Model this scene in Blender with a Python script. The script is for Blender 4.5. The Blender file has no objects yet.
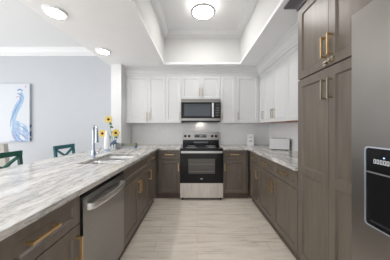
import bpy, bmesh, math, random
from mathutils import Vector, Matrix
random.seed(7)
PI = math.pi
S = bpy.context.scene
C = S.collection

# ---------------------------------------------------------------- camera, world, lights, exposure
H = 1.28
cam_d = bpy.data.cameras.new('camera')
cam = bpy.data.objects.new('camera', cam_d)
C.objects.link(cam)
cam.location = (0, 0, H)
cam.rotation_euler = (PI / 2, 0, 0)
cam_d.sensor_width = 36
cam_d.lens = 174 / 390 * 36
cam_d.shift_x = -2 / 390
cam_d.shift_y = -2.5 / 390
cam_d.clip_start = 0.02
S.camera = cam

S.view_settings.view_transform = 'Standard'
S.view_settings.look = 'None'
S.view_settings.gamma = 1
S.view_settings.use_curve_mapping = False
S.view_settings.exposure = 0.5

W = bpy.data.worlds.new('world')
S.world = W
W.use_nodes = True
bg = W.node_tree.nodes['Background']
bg.inputs[0].default_value = (0.93, 0.96, 1.0, 1)
bg.inputs[1].default_value = 1.3

# daylight through the big glazed opening on the left side of the dining room
ad = bpy.data.lights.new('living_room_daylight', 'AREA')
ad.shape = 'RECTANGLE'; ad.size = 5.0; ad.size_y = 2.3; ad.energy = 60; ad.color = (0.97, 0.985, 1.0)
ao = bpy.data.objects.new('living_room_daylight', ad); C.objects.link(ao)
ao.location = (-5.78, 0.1, 1.35); ao.rotation_euler = (PI / 2, 0, -PI / 2)

CEIL_LAMP = 34.0
DISC_LAMP = 36.0
COOK_LAMP = 1.6

# ---------------------------------------------------------------- materials
def new_mat(name):
    m = bpy.data.materials.new(name)
    m.use_nodes = True
    nt = m.node_tree
    return m, nt, nt.nodes['Principled BSDF']

def node(nt, kind, **kw):
    n = nt.nodes.new(kind)
    for k, v in kw.items():
        setattr(n, k, v)
    return n

def plain(name, col, rough=0.5, metal=0.0, noise=0.0, scale=(6, 6, 6), spec=None, bump=0.0):
    m, nt, b = new_mat(name)
    b.inputs['Base Color'].default_value = (*col, 1)
    b.inputs['Roughness'].default_value = rough
    b.inputs['Metallic'].default_value = metal
    if spec is not None:
        b.inputs['Specular IOR Level'].default_value = spec
    tc = node(nt, 'ShaderNodeTexCoord')
    mp = node(nt, 'ShaderNodeMapping')
    mp.inputs['Scale'].default_value = scale
    nt.links.new(tc.outputs['Object'], mp.inputs['Vector'])
    nz = node(nt, 'ShaderNodeTexNoise')
    nz.inputs['Scale'].default_value = 1
    nz.inputs['Detail'].default_value = 4
    nt.links.new(mp.outputs[0], nz.inputs['Vector'])
    mr = node(nt, 'ShaderNodeMapRange')
    nt.links.new(nz.outputs['Fac'], mr.inputs[0])
    mr.inputs[1].default_value = 0.3
    mr.inputs[2].default_value = 0.7
    mr.inputs[3].default_value = 1 - noise
    mr.inputs[4].default_value = 1 + noise
    mx = node(nt, 'ShaderNodeVectorMath', operation='SCALE')
    mx.inputs[0].default_value = col
    nt.links.new(mr.outputs[0], mx.inputs['Scale'])
    nt.links.new(mx.outputs[0], b.inputs['Base Color'])
    if bump:
        bp = node(nt, 'ShaderNodeBump')
        bp.inputs['Strength'].default_value = bump
        bp.inputs['Distance'].default_value = 0.002
        nt.links.new(nz.outputs['Fac'], bp.inputs['Height'])
        nt.links.new(bp.outputs[0], b.inputs['Normal'])
    return m

def emit(name, col, strength):
    m, nt, b = new_mat(name)
    b.inputs['Base Color'].default_value = (0.9, 0.9, 0.9, 1)
    b.inputs['Emission Color'].default_value = (*col, 1)
    b.inputs['Emission Strength'].default_value = strength
    return m

M_WALL = plain('wall_paint', (0.54, 0.56, 0.59), 0.85, noise=0.01)
M_CEIL = plain('ceiling_paint', (0.90, 0.905, 0.915), 0.9, noise=0.01)
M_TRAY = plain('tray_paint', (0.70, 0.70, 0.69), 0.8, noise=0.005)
M_COLUMN = plain('wall_end_paint', (0.74, 0.745, 0.75), 0.8, noise=0.01)
M_TRIM = plain('trim_paint', (0.80, 0.81, 0.82), 0.45, noise=0.005)
M_WHITECAB = plain('white_cabinet_paint', (0.69, 0.69, 0.69), 0.35, noise=0.01)
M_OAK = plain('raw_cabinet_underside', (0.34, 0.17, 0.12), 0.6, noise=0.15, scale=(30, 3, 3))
M_GREY = plain('grey_stained_wood', (0.172, 0.143, 0.116), 0.34, noise=0.14, scale=(22, 22, 2.6), bump=0.15)
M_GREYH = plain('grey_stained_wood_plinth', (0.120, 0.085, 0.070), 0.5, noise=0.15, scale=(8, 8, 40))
M_BRASS = plain('brushed_brass', (0.78, 0.55, 0.30), 0.36, 1.0, noise=0.06, scale=(60, 60, 60))
M_NICKEL = plain('pale_gold_metal', (0.57, 0.50, 0.40), 0.32, 1.0, noise=0.05, scale=(60, 60, 60))
M_STEEL = plain('brushed_steel', (0.46, 0.445, 0.425), 0.30, 1.0, noise=0.06, scale=(3, 3, 260))
M_STEELH = plain('satin_steel_handle', (0.78, 0.77, 0.76), 0.42, 1.0, noise=0.04, scale=(3, 3, 80))
M_STEELG = plain('darker_steel', (0.31, 0.295, 0.275), 0.30, 1.0, noise=0.06, scale=(3, 3, 260))
M_STEELL = plain('lighter_steel', (0.66, 0.64, 0.62), 0.34, 1.0, noise=0.10, scale=(26, 3, 3))
M_STEELF = plain('fridge_steel', (0.34, 0.32, 0.30), 0.36, 1.0, noise=0.05, scale=(3, 200, 3))
M_STEELD = plain('dishwasher_steel', (0.36, 0.36, 0.36), 0.30, 1.0, noise=0.06, scale=(3, 3, 260))
M_BEZEL = plain('cool_silver_rim', (0.80, 0.86, 0.98), 0.3, 0.8)
M_SINK = plain('sink_steel', (0.60, 0.60, 0.60), 0.34, 1.0, noise=0.05, scale=(80, 3, 3))
M_CHROME = plain('chrome', (0.44, 0.49, 0.57), 0.18, 1.0)
M_BLACK = plain('black_enamel', (0.010, 0.010, 0.011), 0.14, spec=0.25)
M_BLACKM = plain('black_plastic', (0.018, 0.018, 0.020), 0.5)
M_GLASSD = plain('dark_oven_glass', (0.10, 0.095, 0.09), 0.12)
M_GLASSM = plain('dark_microwave_glass', (0.040, 0.048, 0.058), 0.10)
M_RACK = plain('oven_rack_metal', (0.22, 0.18, 0.15), 0.4, 0.6)
M_WHITEP = plain('white_plastic', (0.85, 0.85, 0.86), 0.3)
M_CERAM = plain('white_ceramic', (0.88, 0.89, 0.92), 0.2)
M_MARK = plain('pale_grey_marking', (0.62, 0.64, 0.66), 0.4)
M_TRAYG = plain('tray_grey_plastic', (0.40, 0.40, 0.39), 0.5)
M_MIDG = plain('mid_grey_plastic', (0.22, 0.22, 0.23), 0.4)
M_BLUE = plain('blue_cloth', (0.10, 0.20, 0.55), 0.8, noise=0.2, scale=(60, 60, 60))
M_SLATE = plain('slate_blue_cloth', (0.12, 0.17, 0.28), 0.8, noise=0.2, scale=(60, 60, 60))
M_OLIVE = plain('olive_cloth', (0.30, 0.31, 0.16), 0.9, noise=0.2, scale=(60, 60, 60))
M_PETAL = plain('yellow_petal', (0.78, 0.58, 0.15), 0.6, noise=0.12, scale=(60, 60, 60))
M_SEEDS = plain('dark_flower_centre', (0.06, 0.025, 0.012), 0.9, noise=0.3, scale=(200, 200, 200))
M_LEAF = plain('green_leaf', (0.035, 0.15, 0.045), 0.55, noise=0.2, scale=(40, 40, 40))
M_TEAL = plain('teal_paint', (0.003, 0.095, 0.112), 0.5, noise=0.08, scale=(30, 30, 4))
M_DGREEN = plain('dark_green_paint', (0.003, 0.070, 0.045), 0.5, noise=0.08, scale=(30, 30, 4))
M_TANW = plain('tan_wood_seat', (0.42, 0.33, 0.26), 0.5, noise=0.1, scale=(40, 4, 4))
M_BEIGE = plain('beige_upholstery', (0.47, 0.455, 0.43), 0.9, noise=0.08, scale=(120, 120, 120), bump=0.3)
M_DWOOD = plain('dark_chair_leg', (0.09, 0.06, 0.04), 0.5, noise=0.15, scale=(30, 30, 3))
M_CANVAS = plain('white_canvas', (0.62, 0.65, 0.69), 0.8, noise=0.01)
M_CEDGE = plain('canvas_grey_edge', (0.42, 0.47, 0.53), 0.8, noise=0.1)
M_P1 = plain('pale_blue_paint', (0.34, 0.47, 0.64), 0.7, noise=0.15, scale=(20, 20, 20))
M_P2 = plain('mid_blue_paint', (0.18, 0.30, 0.52), 0.7, noise=0.2, scale=(20, 20, 20))
M_P3 = plain('lilac_paint', (0.34, 0.34, 0.56), 0.7, noise=0.15, scale=(20, 20, 20))
M_P4 = plain('pink_paint', (0.60, 0.38, 0.48), 0.7, noise=0.1)
M_P5 = plain('navy_paint', (0.05, 0.10, 0.28), 0.7, noise=0.2)
M_RING = plain('brushed_nickel_ring', (0.66, 0.65, 0.63), 0.45, 0.5)
M_GLOW = emit('ceiling_lamp_diffuser', (1.0, 0.98, 0.94), CEIL_LAMP)
M_GLOWS = emit('ceiling_lamp_side', (1.0, 0.98, 0.94), 6.5)
M_GLOW2 = emit('disc_lamp_diffuser', (1.0, 0.98, 0.94), DISC_LAMP)
M_BULB = emit('cooktop_lamp', (1.0, 0.90, 0.76), 11.0)
M_LED = emit('blue_indicator', (0.25, 0.45, 1.0), 2.0)
M_DIGIT = emit('display_digits', (0.75, 0.85, 0.9), 0.8)

def glass(name):
    m, nt, b = new_mat(name)
    b.inputs['Base Color'].default_value = (0.93, 0.96, 0.98, 1)
    b.inputs['Roughness'].default_value = 0.02
    b.inputs['Transmission Weight'].default_value = 1.0
    b.inputs['IOR'].default_value = 1.3
    return m
M_GLASS = glass('clear_glass')

def marble():
    m, nt, b = new_mat('white_grey_marble')
    L = nt.links.new
    tc = node(nt, 'ShaderNodeTexCoord')
    mp = node(nt, 'ShaderNodeMapping')
    mp.inputs['Rotation'].default_value = (0, 0, math.radians(14))
    mp.inputs['Scale'].default_value = (5.5, 1.0, 5.5)
    L(tc.outputs['Object'], mp.inputs[0])
    n1 = node(nt, 'ShaderNodeTexNoise')
    n1.inputs['Scale'].default_value = 1.5
    n1.inputs['Detail'].default_value = 9
    n1.inputs['Roughness'].default_value = 0.68
    n1.inputs['Distortion'].default_value = 0.9
    L(mp.outputs[0], n1.inputs['Vector'])
    r1 = node(nt, 'ShaderNodeValToRGB')
    e = r1.color_ramp.elements
    e[0].position = 0.28; e[0].color = (0.13, 0.125, 0.12, 1)
    e[1].position = 0.62; e[1].color = (0.86, 0.86, 0.85, 1)
    for p, c in ((0.37, (0.30, 0.285, 0.27, 1)), (0.43, (0.66, 0.64, 0.61, 1)), (0.475, (0.40, 0.385, 0.37, 1)), (0.51, (0.76, 0.75, 0.735, 1)), (0.55, (0.68, 0.62, 0.57, 1))):
        x = r1.color_ramp.elements.new(p); x.color = c
    L(n1.outputs['Fac'], r1.inputs[0])
    n2 = node(nt, 'ShaderNodeTexNoise')
    n2.inputs['Scale'].default_value = 3.3
    n2.inputs['Detail'].default_value = 6
    n2.inputs['Distortion'].default_value = 1.4
    L(mp.outputs[0], n2.inputs['Vector'])
    # thin veins: |noise - .5| small
    s = node(nt, 'ShaderNodeMath', operation='SUBTRACT'); s.inputs[1].default_value = 0.5
    a = node(nt, 'ShaderNodeMath', operation='ABSOLUTE')
    L(n2.outputs['Fac'], s.inputs[0]); L(s.outputs[0], a.inputs[0])
    mr = node(nt, 'ShaderNodeMapRange')
    mr.inputs[1].default_value = 0.0; mr.inputs[2].default_value = 0.022
    mr.inputs[3].default_value = 0.42; mr.inputs[4].default_value = 0.0
    L(a.outputs[0], mr.inputs[0])
    mx = node(nt, 'ShaderNodeMix', data_type='RGBA')
    L(mr.outputs[0], mx.inputs[0]); L(r1.outputs[0], mx.inputs[6])
    mx.inputs[7].default_value = (0.30, 0.26, 0.22, 1)
    n3 = node(nt, 'ShaderNodeTexNoise'); n3.inputs['Scale'].default_value = 26; n3.inputs['Detail'].default_value = 5; n3.inputs['Roughness'].default_value = 0.6
    mp3 = node(nt, 'ShaderNodeMapping'); mp3.inputs['Rotation'].default_value = (0, 0, math.radians(14)); mp3.inputs['Scale'].default_value = (1.6, .45, 1.2)
    L(tc.outputs['Object'], mp3.inputs[0]); L(mp3.outputs[0], n3.inputs['Vector'])
    m3 = node(nt, 'ShaderNodeMapRange'); m3.inputs[1].default_value = 0.34; m3.inputs[2].default_value = 0.46; m3.inputs[3].default_value = 0.74; m3.inputs[4].default_value = 1.0
    L(n3.outputs['Fac'], m3.inputs[0])
    sc3 = node(nt, 'ShaderNodeVectorMath', operation='SCALE')
    L(mx.outputs[2], sc3.inputs[0]); L(m3.outputs[0], sc3.inputs['Scale'])
    L(sc3.outputs[0], b.inputs['Base Color'])
    b.inputs['Roughness'].default_value = 0.16
    return m
M_MARBLE = marble()

def planks():
    m, nt, b = new_mat('pale_washed_planks')
    L = nt.links.new
    tc = node(nt, 'ShaderNodeTexCoord')
    br = node(nt, 'ShaderNodeTexBrick')
    br.inputs['Color1'].default_value = (0.90, 0.82, 0.725, 1)
    br.inputs['Color2'].default_value = (0.85, 0.77, 0.675, 1)
    br.inputs['Mortar'].default_value = (0.50, 0.43, 0.36, 1)
    br.inputs['Scale'].default_value = 1
    br.inputs['Mortar Size'].default_value = 0.0016
    br.inputs['Brick Width'].default_value = 1.22
    br.inputs['Row Height'].default_value = 0.15
    br.offset = 0.37
    L(tc.outputs['Object'], br.inputs['Vector'])
    mp = node(nt, 'ShaderNodeMapping'); mp.inputs['Scale'].default_value = (1.6, 14, 1)
    L(tc.outputs['Object'], mp.inputs[0])
    nz = node(nt, 'ShaderNodeTexNoise'); nz.inputs['Scale'].default_value = 1.6; nz.inputs['Detail'].default_value = 8; nz.inputs['Roughness'].default_value = 0.65
    L(mp.outputs[0], nz.inputs['Vector'])
    r = node(nt, 'ShaderNodeValToRGB')
    r.color_ramp.elements[0].position = 0.30; r.color_ramp.elements[0].color = (0.66, 0.61, 0.56, 1)
    r.color_ramp.elements[1].position = 0.60; r.color_ramp.elements[1].color = (1.12, 1.12, 1.12, 1)
    x = r.color_ramp.elements.new(0.42); x.color = (0.97, 0.955, 0.93, 1)
    L(nz.outputs['Fac'], r.inputs[0])
    mx = node(nt, 'ShaderNodeMix', data_type='RGBA', blend_type='MULTIPLY')
    mx.inputs[0].default_value = 0.9
    L(br.outputs['Color'], mx.inputs[6]); L(r.outputs[0], mx.inputs[7])
    L(mx.outputs[2], b.inputs['Base Color'])
    b.inputs['Roughness'].default_value = 0.42
    return m
M_FLOOR = planks()

def tiles(name, rot):
    m, nt, b = new_mat(name)
    L = nt.links.new
    tc = node(nt, 'ShaderNodeTexCoord')
    sp = node(nt, 'ShaderNodeSeparateXYZ'); cb = node(nt, 'ShaderNodeCombineXYZ')
    L(tc.outputs['Object'], sp.inputs[0])
    L(sp.outputs[rot], cb.inputs[0]); L(sp.outputs[2], cb.inputs[1])
    br = node(nt, 'ShaderNodeTexBrick')
    br.inputs['Color1'].default_value = (0.90, 0.895, 0.89, 1)
    br.inputs['Color2'].default_value = (0.86, 0.855, 0.85, 1)
    br.inputs['Mortar'].default_value = (0.78, 0.77, 0.76, 1)
    br.inputs['Scale'].default_value = 1
    br.inputs['Mortar Size'].default_value = 0.0014
    br.inputs['Brick Width'].default_value = 0.152
    br.inputs['Row Height'].default_value = 0.076
    L(cb.outputs[0], br.inputs['Vector'])
    L(br.outputs['Color'], b.inputs['Base Color'])
    b.inputs['Roughness'].default_value = 0.32
    bp = node(nt, 'ShaderNodeBump'); bp.inputs['Strength'].default_value = 0.3; bp.inputs['Distance'].default_value = 0.002; bp.invert = True
    L(br.outputs['Fac'], bp.inputs['Height']); L(bp.outputs[0], b.inputs['Normal'])
    return m
M_TILEB = tiles('white_wall_tiles_back', 0)
M_TILER = tiles('white_wall_tiles_right', 1)

# ---------------------------------------------------------------- helpers
def box(bm, x0, x1, y0, y1, z0, z1, mi=0):
    v = [bm.verts.new(p) for p in ((x0, y0, z0), (x1, y0, z0), (x1, y1, z0), (x0, y1, z0), (x0, y0, z1), (x1, y0, z1), (x1, y1, z1), (x0, y1, z1))]
    for f in ((0, 3, 2, 1), (4, 5, 6, 7), (0, 1, 5, 4), (1, 2, 6, 5), (2, 3, 7, 6), (3, 0, 4, 7)):
        bm.faces.new([v[i] for i in f]).material_index = mi

def bevel_all(bm, w, seg=2, ang=0.6):
    es = [e for e in bm.edges if len(e.link_faces) == 2 and e.calc_face_angle(0) > ang]
    if es:
        bmesh.ops.bevel(bm, geom=es, offset=w, segments=seg, affect='EDGES', profile=0.5, clamp_overlap=True)

def obj(name, bm, mats, parent=None, loc=(0, 0, 0), rot=(0, 0, 0), smooth=False):
    me = bpy.data.meshes.new(name)
    bmesh.ops.recalc_face_normals(bm, faces=bm.faces)
    bm.to_mesh(me); bm.free()
    for m in (mats if isinstance(mats, (list, tuple)) else [mats]):
        me.materials.append(m)
    if smooth:
        for p in me.polygons: p.use_smooth = True
    o = bpy.data.objects.new(name, me)
    C.objects.link(o)
    o.location = loc; o.rotation_euler = rot
    if parent: o.parent = parent
    return o

def smooth_by_angle(o, ang=35):
    me = o.data
    for p in me.polygons: p.use_smooth = True
    bm = bmesh.new(); bm.from_mesh(me)
    for e in bm.edges:
        if len(e.link_faces) == 2 and e.calc_face_angle(0) > math.radians(ang): e.smooth = False
    bm.to_mesh(me); bm.free()
    return o

def bx(name, dims, mat, parent=None, bev=0.0, seg=2):
    bm = bmesh.new(); box(bm, *dims)
    if bev: bevel_all(bm, bev, seg)
    return obj(name, bm, mat, parent)

def thing(name, label, cat, loc=(0, 0, 0), rz=0.0, group=None):
    o = bpy.data.objects.new(name, None)
    o.empty_display_size = 0.1
    C.objects.link(o)
    o.location = loc; o.rotation_euler = (0, 0, rz)
    o['label'] = label; o['category'] = cat
    if group: o['group'] = group
    return o

def tag(o, label, cat, group=None):
    o['label'] = label; o['category'] = cat
    if group: o['group'] = group
    return o

def struct(o, label, cat):
    o['kind'] = 'structure'; o['label'] = label; o['category'] = cat
    return o

def lathe(bm, prof, n=32, mat=None, mi=0):
    """prof: list of (r, z)"""
    M = mat or Matrix.Identity(4)
    rings = []
    for r, z in prof:
        if r < 1e-6:
            rings.append([bm.verts.new(M @ Vector((0, 0, z)))])
        else:
            rings.append([bm.verts.new(M @ Vector((r * math.cos(2 * PI * i / n), r * math.sin(2 * PI * i / n), z))) for i in range(n)])
    for a, b in zip(rings, rings[1:]):
        for i in range(n):
            j = (i + 1) % n
            if len(a) == 1 and len(b) == 1: continue
            if len(a) == 1: f = (a[0], b[i], b[j])
            elif len(b) == 1: f = (a[i], a[j], b[0])
            else: f = (a[i], a[j], b[j], b[i])
            bm.faces.new(f).material_index = mi
    for ring, closed in ((rings[0], prof[0][0] > 1e-6), (rings[-1], prof[-1][0] > 1e-6)):
        if closed: bm.faces.new(ring).material_index = mi

def cyl(bm, p0, p1, r0, r1=None, n=16, mi=0):
    r1 = r0 if r1 is None else r1
    p0, p1 = Vector(p0), Vector(p1)
    d = p1 - p0
    q = d.to_track_quat('Z', 'Y').to_matrix().to_4x4()
    M = Matrix.Translation(p0) @ q
    lathe(bm, [(r0, 0), (r1, d.length)], n, M, mi)

def tube(bm, pts, r, n=14, mi=0, closed_ends=True):
    pts = [Vector(p) for p in pts]
    rs = r if isinstance(r, (list, tuple)) else [r] * len(pts)
    rings = []
    prev = None
    for i, p in enumerate(pts):
        t = (pts[min(i + 1, len(pts) - 1)] - pts[max(i - 1, 0)]).normalized()
        if prev is None:
            u = t.orthogonal().normalized()
        else:
            u = (prev - t * prev.dot(t)).normalized()
        prev = u
        w = t.cross(u)
        rings.append([bm.verts.new(p + rs[i] * (math.cos(2 * PI * k / n) * u + math.sin(2 * PI * k / n) * w)) for k in range(n)])
    for a, b in zip(rings, rings[1:]):
        for k in range(n):
            bm.faces.new((a[k], a[(k + 1) % n], b[(k + 1) % n], b[k])).material_index = mi
    if closed_ends:
        bm.faces.new(rings[0]).material_index = mi
        bm.faces.new(rings[-1]).material_index = mi

def sweep(bm, prof, path, closed=False):
    """prof (out, z); path [(x, y)]; out goes to the right of the walking direction; mitred."""
    n = len(path); P = [Vector(p) for p in path]
    rings = []
    for i in range(n):
        def rn(a, b):
            d = (b - a).normalized(); return Vector((d.y, -d.x))
        if closed or 0 < i < n - 1:
            n1 = rn(P[i - 1], P[i]); n2 = rn(P[i], P[(i + 1) % n])
            m = (n1 + n2).normalized(); m = m / max(0.2, m.dot(n1))
        elif i == 0: m = rn(P[0], P[1])
        else: m = rn(P[-2], P[-1])
        rings.append([bm.verts.new((P[i].x + m.x * o, P[i].y + m.y * o, z)) for o, z in prof])
    k = len(prof)
    segs = list(zip(rings, rings[1:])) + ([(rings[-1], rings[0])] if closed else [])
    for a, b in segs:
        for j in range(k):
            bm.faces.new((a[j], a[(j + 1) % k], b[(j + 1) % k], b[j]))
    if not closed:
        bm.faces.new(rings[0]); bm.faces.new(rings[-1])

def cells(bm, xs, ys, z0, z1, inside):
    """rectilinear slab with shared verts: keep cell (i,j) if inside(cx,cy)"""
    nx, ny = len(xs) - 1, len(ys) - 1
    keep = {(i, j) for i in range(nx) for j in range(ny) if inside((xs[i] + xs[i + 1]) / 2, (ys[j] + ys[j + 1]) / 2)}
    vt, vb = {}, {}
    def g(d, i, j, z):
        if (i, j) not in d: d[(i, j)] = bm.verts.new((xs[i], ys[j], z))
        return d[(i, j)]
    for i, j in keep:
        t = [g(vt, i, j, z1), g(vt, i + 1, j, z1), g(vt, i + 1, j + 1, z1), g(vt, i, j + 1, z1)]
        b = [g(vb, i, j, z0), g(vb, i + 1, j, z0), g(vb, i + 1, j + 1, z0), g(vb, i, j + 1, z0)]
        bm.faces.new(t); bm.faces.new(b[::-1])
        for (di, dj), (p, q) in (((0, -1), (0, 1)), ((1, 0), (1, 2)), ((0, 1), (2, 3)), ((-1, 0), (3, 0))):
            if (i + di, j + dj) not in keep:
                bm.faces.new((b[p], b[q], t[q], t[p]))

# ---------------------------------------------------------------- the room
YB, XR, XK, ZC, ZT, ZL = 3.72, 1.54, -1.386, 2.44, 3.02, 2.96
XE = -1.625
TX0, TX1, TY0, TY1 = -0.60, 0.79, 0.55, 3.19
XL, YN = -5.6, -3.2

struct(bx('floor', (XL, XR + .1, YN, YB + .1, -0.05, 0), M_FLOOR), 'pale washed wood plank floor running across the kitchen', 'floor')
struct(bx('wall_back', (XL, XR + .1, YB, YB + .1, 0, 3.1), M_WALL), 'pale wall behind the range and the dining area', 'wall')
struct(bx('wall_right', (XR, XR + .1, YN, YB, 0, 3.1), M_WALL), 'wall to the right behind toaster, pantry and fridge', 'wall')
struct(bx('wall_stub', (-1.572, XK, 3.18, YB, 0, ZC), M_COLUMN), 'white wall end between dining area and kitchen uppers', 'wall')
bm = bmesh.new()
box(bm, XL - .1, XL, YN, -2.8, 0, 3.1); box(bm, XL - .1, XL, 3.2, YB + .1, 0, 3.1)
box(bm, XL - .1, XL, -2.8, 3.2, 0, .06); box(bm, XL - .1, XL, -2.8, 3.2, 2.55, 3.1)
struct(obj('wall_left', bm, M_WALL), 'far left wall of the dining room around the big window', 'wall')
bm = bmesh.new()
for y in (-2.8, -.83, 1.14, 3.14): box(bm, XL - .08, XL - .03, y, y + .06, .06, 2.55)
for z in (.0605, 2.49): box(bm, XL - .08, XL - .03, -2.74, 3.14, z, z + .06)
struct(obj('window_1', bm, M_TRIM), 'white frame of the big dining room window', 'window')
bm = bmesh.new(); cells(bm, [XE, TX0, TX1, XR], [YN, TY0, TY1, YB], ZC, ZC + .04, lambda x, y: not (TX0 < x < TX1 and TY0 < y < TY1))
box(bm, XE, XE + .04, YN, YB, ZC + .04, ZL)
struct(obj('ceiling', bm, M_CEIL), 'lower kitchen ceiling around the tray opening', 'ceiling')
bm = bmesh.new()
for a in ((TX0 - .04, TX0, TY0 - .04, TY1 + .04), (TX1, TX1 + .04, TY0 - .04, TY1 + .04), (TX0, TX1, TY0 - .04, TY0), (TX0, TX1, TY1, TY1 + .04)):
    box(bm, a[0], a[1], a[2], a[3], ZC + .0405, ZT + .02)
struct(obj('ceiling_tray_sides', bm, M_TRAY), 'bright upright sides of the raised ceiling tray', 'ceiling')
struct(bx('ceiling_tray_top', (TX0, TX1, TY0, TY1, ZT, ZT + .04), M_CEIL), 'raised top of the ceiling tray with the round lamp', 'ceiling')
struct(bx('ceiling_dining', (XL, XE, YN, YB, ZL, ZL + .04), M_TRIM), 'higher white ceiling over the dining area', 'ceiling')

def crown(h, p, ztop):
    z = ztop
    return [(0, z), (p, z), (p, z - .14 * h), (.86 * p, z - .22 * h), (.80 * p, z - .38 * h), (.62 * p, z - .60 * h), (.36 * p, z - .76 * h), (.16 * p, z - .82 * h), (.14 * p, z - .93 * h), (.10 * p, z - h), (0, z - h)]
bm = bmesh.new(); sweep(bm, crown(.10, .10, ZT), [(TX0, TY0), (TX0, TY1), (TX1, TY1), (TX1, TY0)], closed=True)
struct(obj('trim_1', bm, M_TRIM), 'white crown moulding around the ceiling tray', 'crown moulding')
bm = bmesh.new(); sweep(bm, crown(.15, .10, ZL), [(XL, YB), (XE, YB)])
struct(obj('trim_2', bm, M_TRIM), 'white crown moulding along the dining wall', 'crown moulding')
struct(bx('baseboard_back', (XL, -1.575, YB - .016, YB, 0, .13), M_TRIM, bev=.004), 'white baseboard of the dining wall', 'baseboard')
struct(bx('wall_peninsula', (-1.43, -1.325, .40, 3.178, 0, .876), M_WALL), 'low wall carrying the bar side of the peninsula', 'wall')
struct(bx('trim_3', (XK + .001, XR - .001, YB - .010, YB - .0005, .9145, 1.372), M_TILEB), 'white tiled backsplash behind the range', 'backsplash')
struct(bx('trim_4', (XR - .010, XR - .0005, 1.60, YB - .0105, .9145, 1.372), M_TILER), 'white tiled backsplash behind the toaster', 'backsplash')

# ---------------------------------------------------------------- cabinetry
def shaker(name, x0, x1, z0, z1, mat, parent, stile=.055, mids=(), t=.020, rec=.012, topstile=None):
    """door/drawer front, local y=0 is the front face, recessed panels with sloped edges"""
    bm = bmesh.new()
    ts = topstile or stile
    zs = [z0 + ts] + [v for m in mids for v in m] + [z1 - ts]
    holes = [(zs[i], zs[i + 1]) for i in range(0, len(zs), 2)]
    hx = (x0 + stile, x1 - stile)
    xs = [x0, hx[0], hx[1], x1]
    zz = [z0] + zs + [z1]
    V = {}
    def v(x, y, z):
        k = (round(x, 5), round(y, 5), round(z, 5))
        if k not in V: V[k] = bm.verts.new((x, y, z))
        return V[k]
    for i in range(3):
        for j in range(len(zz) - 1):
            a, b, c, d = xs[i], xs[i + 1], zz[j], zz[j + 1]
            hole = i == 1 and j % 2 == 1
            if not hole:
                bm.faces.new((v(a, 0, c), v(b, 0, c), v(b, 0, d), v(a, 0, d)))
            else:
                s = .008
                q = [(a, c), (b, c), (b, d), (a, d)]; r = [(a + s, c + s), (b - s, c + s), (b - s, d - s), (a + s, d - s)]
                for k in range(4):
                    l = (k + 1) % 4
                    bm.faces.new((v(q[k][0], 0, q[k][1]), v(q[l][0], 0, q[l][1]), v(r[l][0], rec, r[l][1]), v(r[k][0], rec, r[k][1])))
                bm.faces.new([v(p[0], rec, p[1]) for p in r])
            bm.faces.new((v(a, t, d), v(b, t, d), v(b, t, c), v(a, t, c)))
    for j in range(len(zz) - 1):
        for x in (x0, x1):
            bm.faces.new((v(x, 0, zz[j]), v(x, 0, zz[j + 1]), v(x, t, zz[j + 1]), v(x, t, zz[j])))
    for i in range(3):
        for z in (z0, z1):
            bm.faces.new((v(xs[i], 0, z), v(xs[i + 1], 0, z), v(xs[i + 1], t, z), v(xs[i], t, z)))
    return obj(name, bm, mat, parent)

def pull(parent, x, z, L, vertical, mat, sec=.013, out=.036, label=None):
    """square-section bar pull: two posts and a bar, in front of local y=0"""
    bm = bmesh.new()
    h, s = L / 2, sec / 2
    if vertical:
        box(bm, x - s, x + s, -out, -out + sec, z - h, z + h)
        for q in (-1, 1):
            zc = z + q * (h - s)
            box(bm, x - s, x + s, -out + sec, 0.0, zc - s, zc + s)
    else:
        box(bm, x - h, x + h, -out, -out + sec, z - s, z + s)
        for q in (-1, 1):
            xc = x + q * (h - s)
            box(bm, xc - s, xc + s, -out + sec, 0.0, z - s, z + s)
    bevel_all(bm, .0012, 1)
    o = obj('handle', bm, mat, parent)
    if label: o['label'] = label
    return o

LRUN, RRUN = PI / 2, -PI / 2
def cabinet(name, label, cat, loc, rz, Wd, D, z0, z1, fronts, mat, hmat, group=None, toe=None, low=None, under=None):
    t = thing(name, label, cat, loc, rz, group)
    bm = bmesh.new()
    if low:
        box(bm, 0, Wd, .021, .060, z0, z1)
        box(bm, 0, Wd, .060, D, z0, low)
    else:
        box(bm, 0, Wd, .021, D, z0, z1)
    obj('body', bm, mat, t)
    if toe:
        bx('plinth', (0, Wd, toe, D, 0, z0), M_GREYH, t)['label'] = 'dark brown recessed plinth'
    if under:
        bx('underside', (0, Wd, .0, D - .01, z0 - .006, z0), under, t)['label'] = 'reddish brown unpainted underside'
    for f in fronts:
        kind, x0, x1, a, b = f[:5]
        kw = f[6] if len(f) > 6 else {}
        d = shaker(kind, x0 + .0015, x1 - .0015, a, b, mat, t, **kw)
        for hd in (f[5] or ()):
            pull(d, hd[0], hd[1], hd[2], hd[3], hmat)
    return t

UZ0, UZ1 = 1.37, 2.286
WS = dict(stile=.055)
# white uppers on the back wall (local x = world x)
YU = 3.39
def up_back(x0, x1, fronts, label, z0=UZ0):
    fr = [('door', a - x0, b - x0, z0, UZ1, [(h - x0, hz, .14, True)] if h is not None else None, WS) for a, b, h, hz in fronts]
    return cabinet('wall_cabinet', label, 'cabinet', (x0, YU, 0), 0, x1 - x0, YB - YU - .011, z0, UZ1, fr, M_WHITECAB, M_NICKEL, 'white wall cabinets', under=M_WHITECAB if False else None)
hz = 1.505
up_back(-1.350, -.618, [(-1.350, -.960, -.985, hz), (-.960, -.618, -.932, hz)], 'white two-door wall cabinet at the left end of the back wall')
up_back(-.616, -.308, [(-.616, -.308, -.336, hz)], 'narrow white wall cabinet just left of the microwave')
up_back(-.306, .456, [(-.306, .075, .047, 1.965), (.075, .456, .103, 1.965)], 'short white two-door cabinet above the microwave', z0=1.83)
up_back(.458, .760, [(.458, .760, .486, hz)], 'narrow white wall cabinet just right of the microwave')
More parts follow.
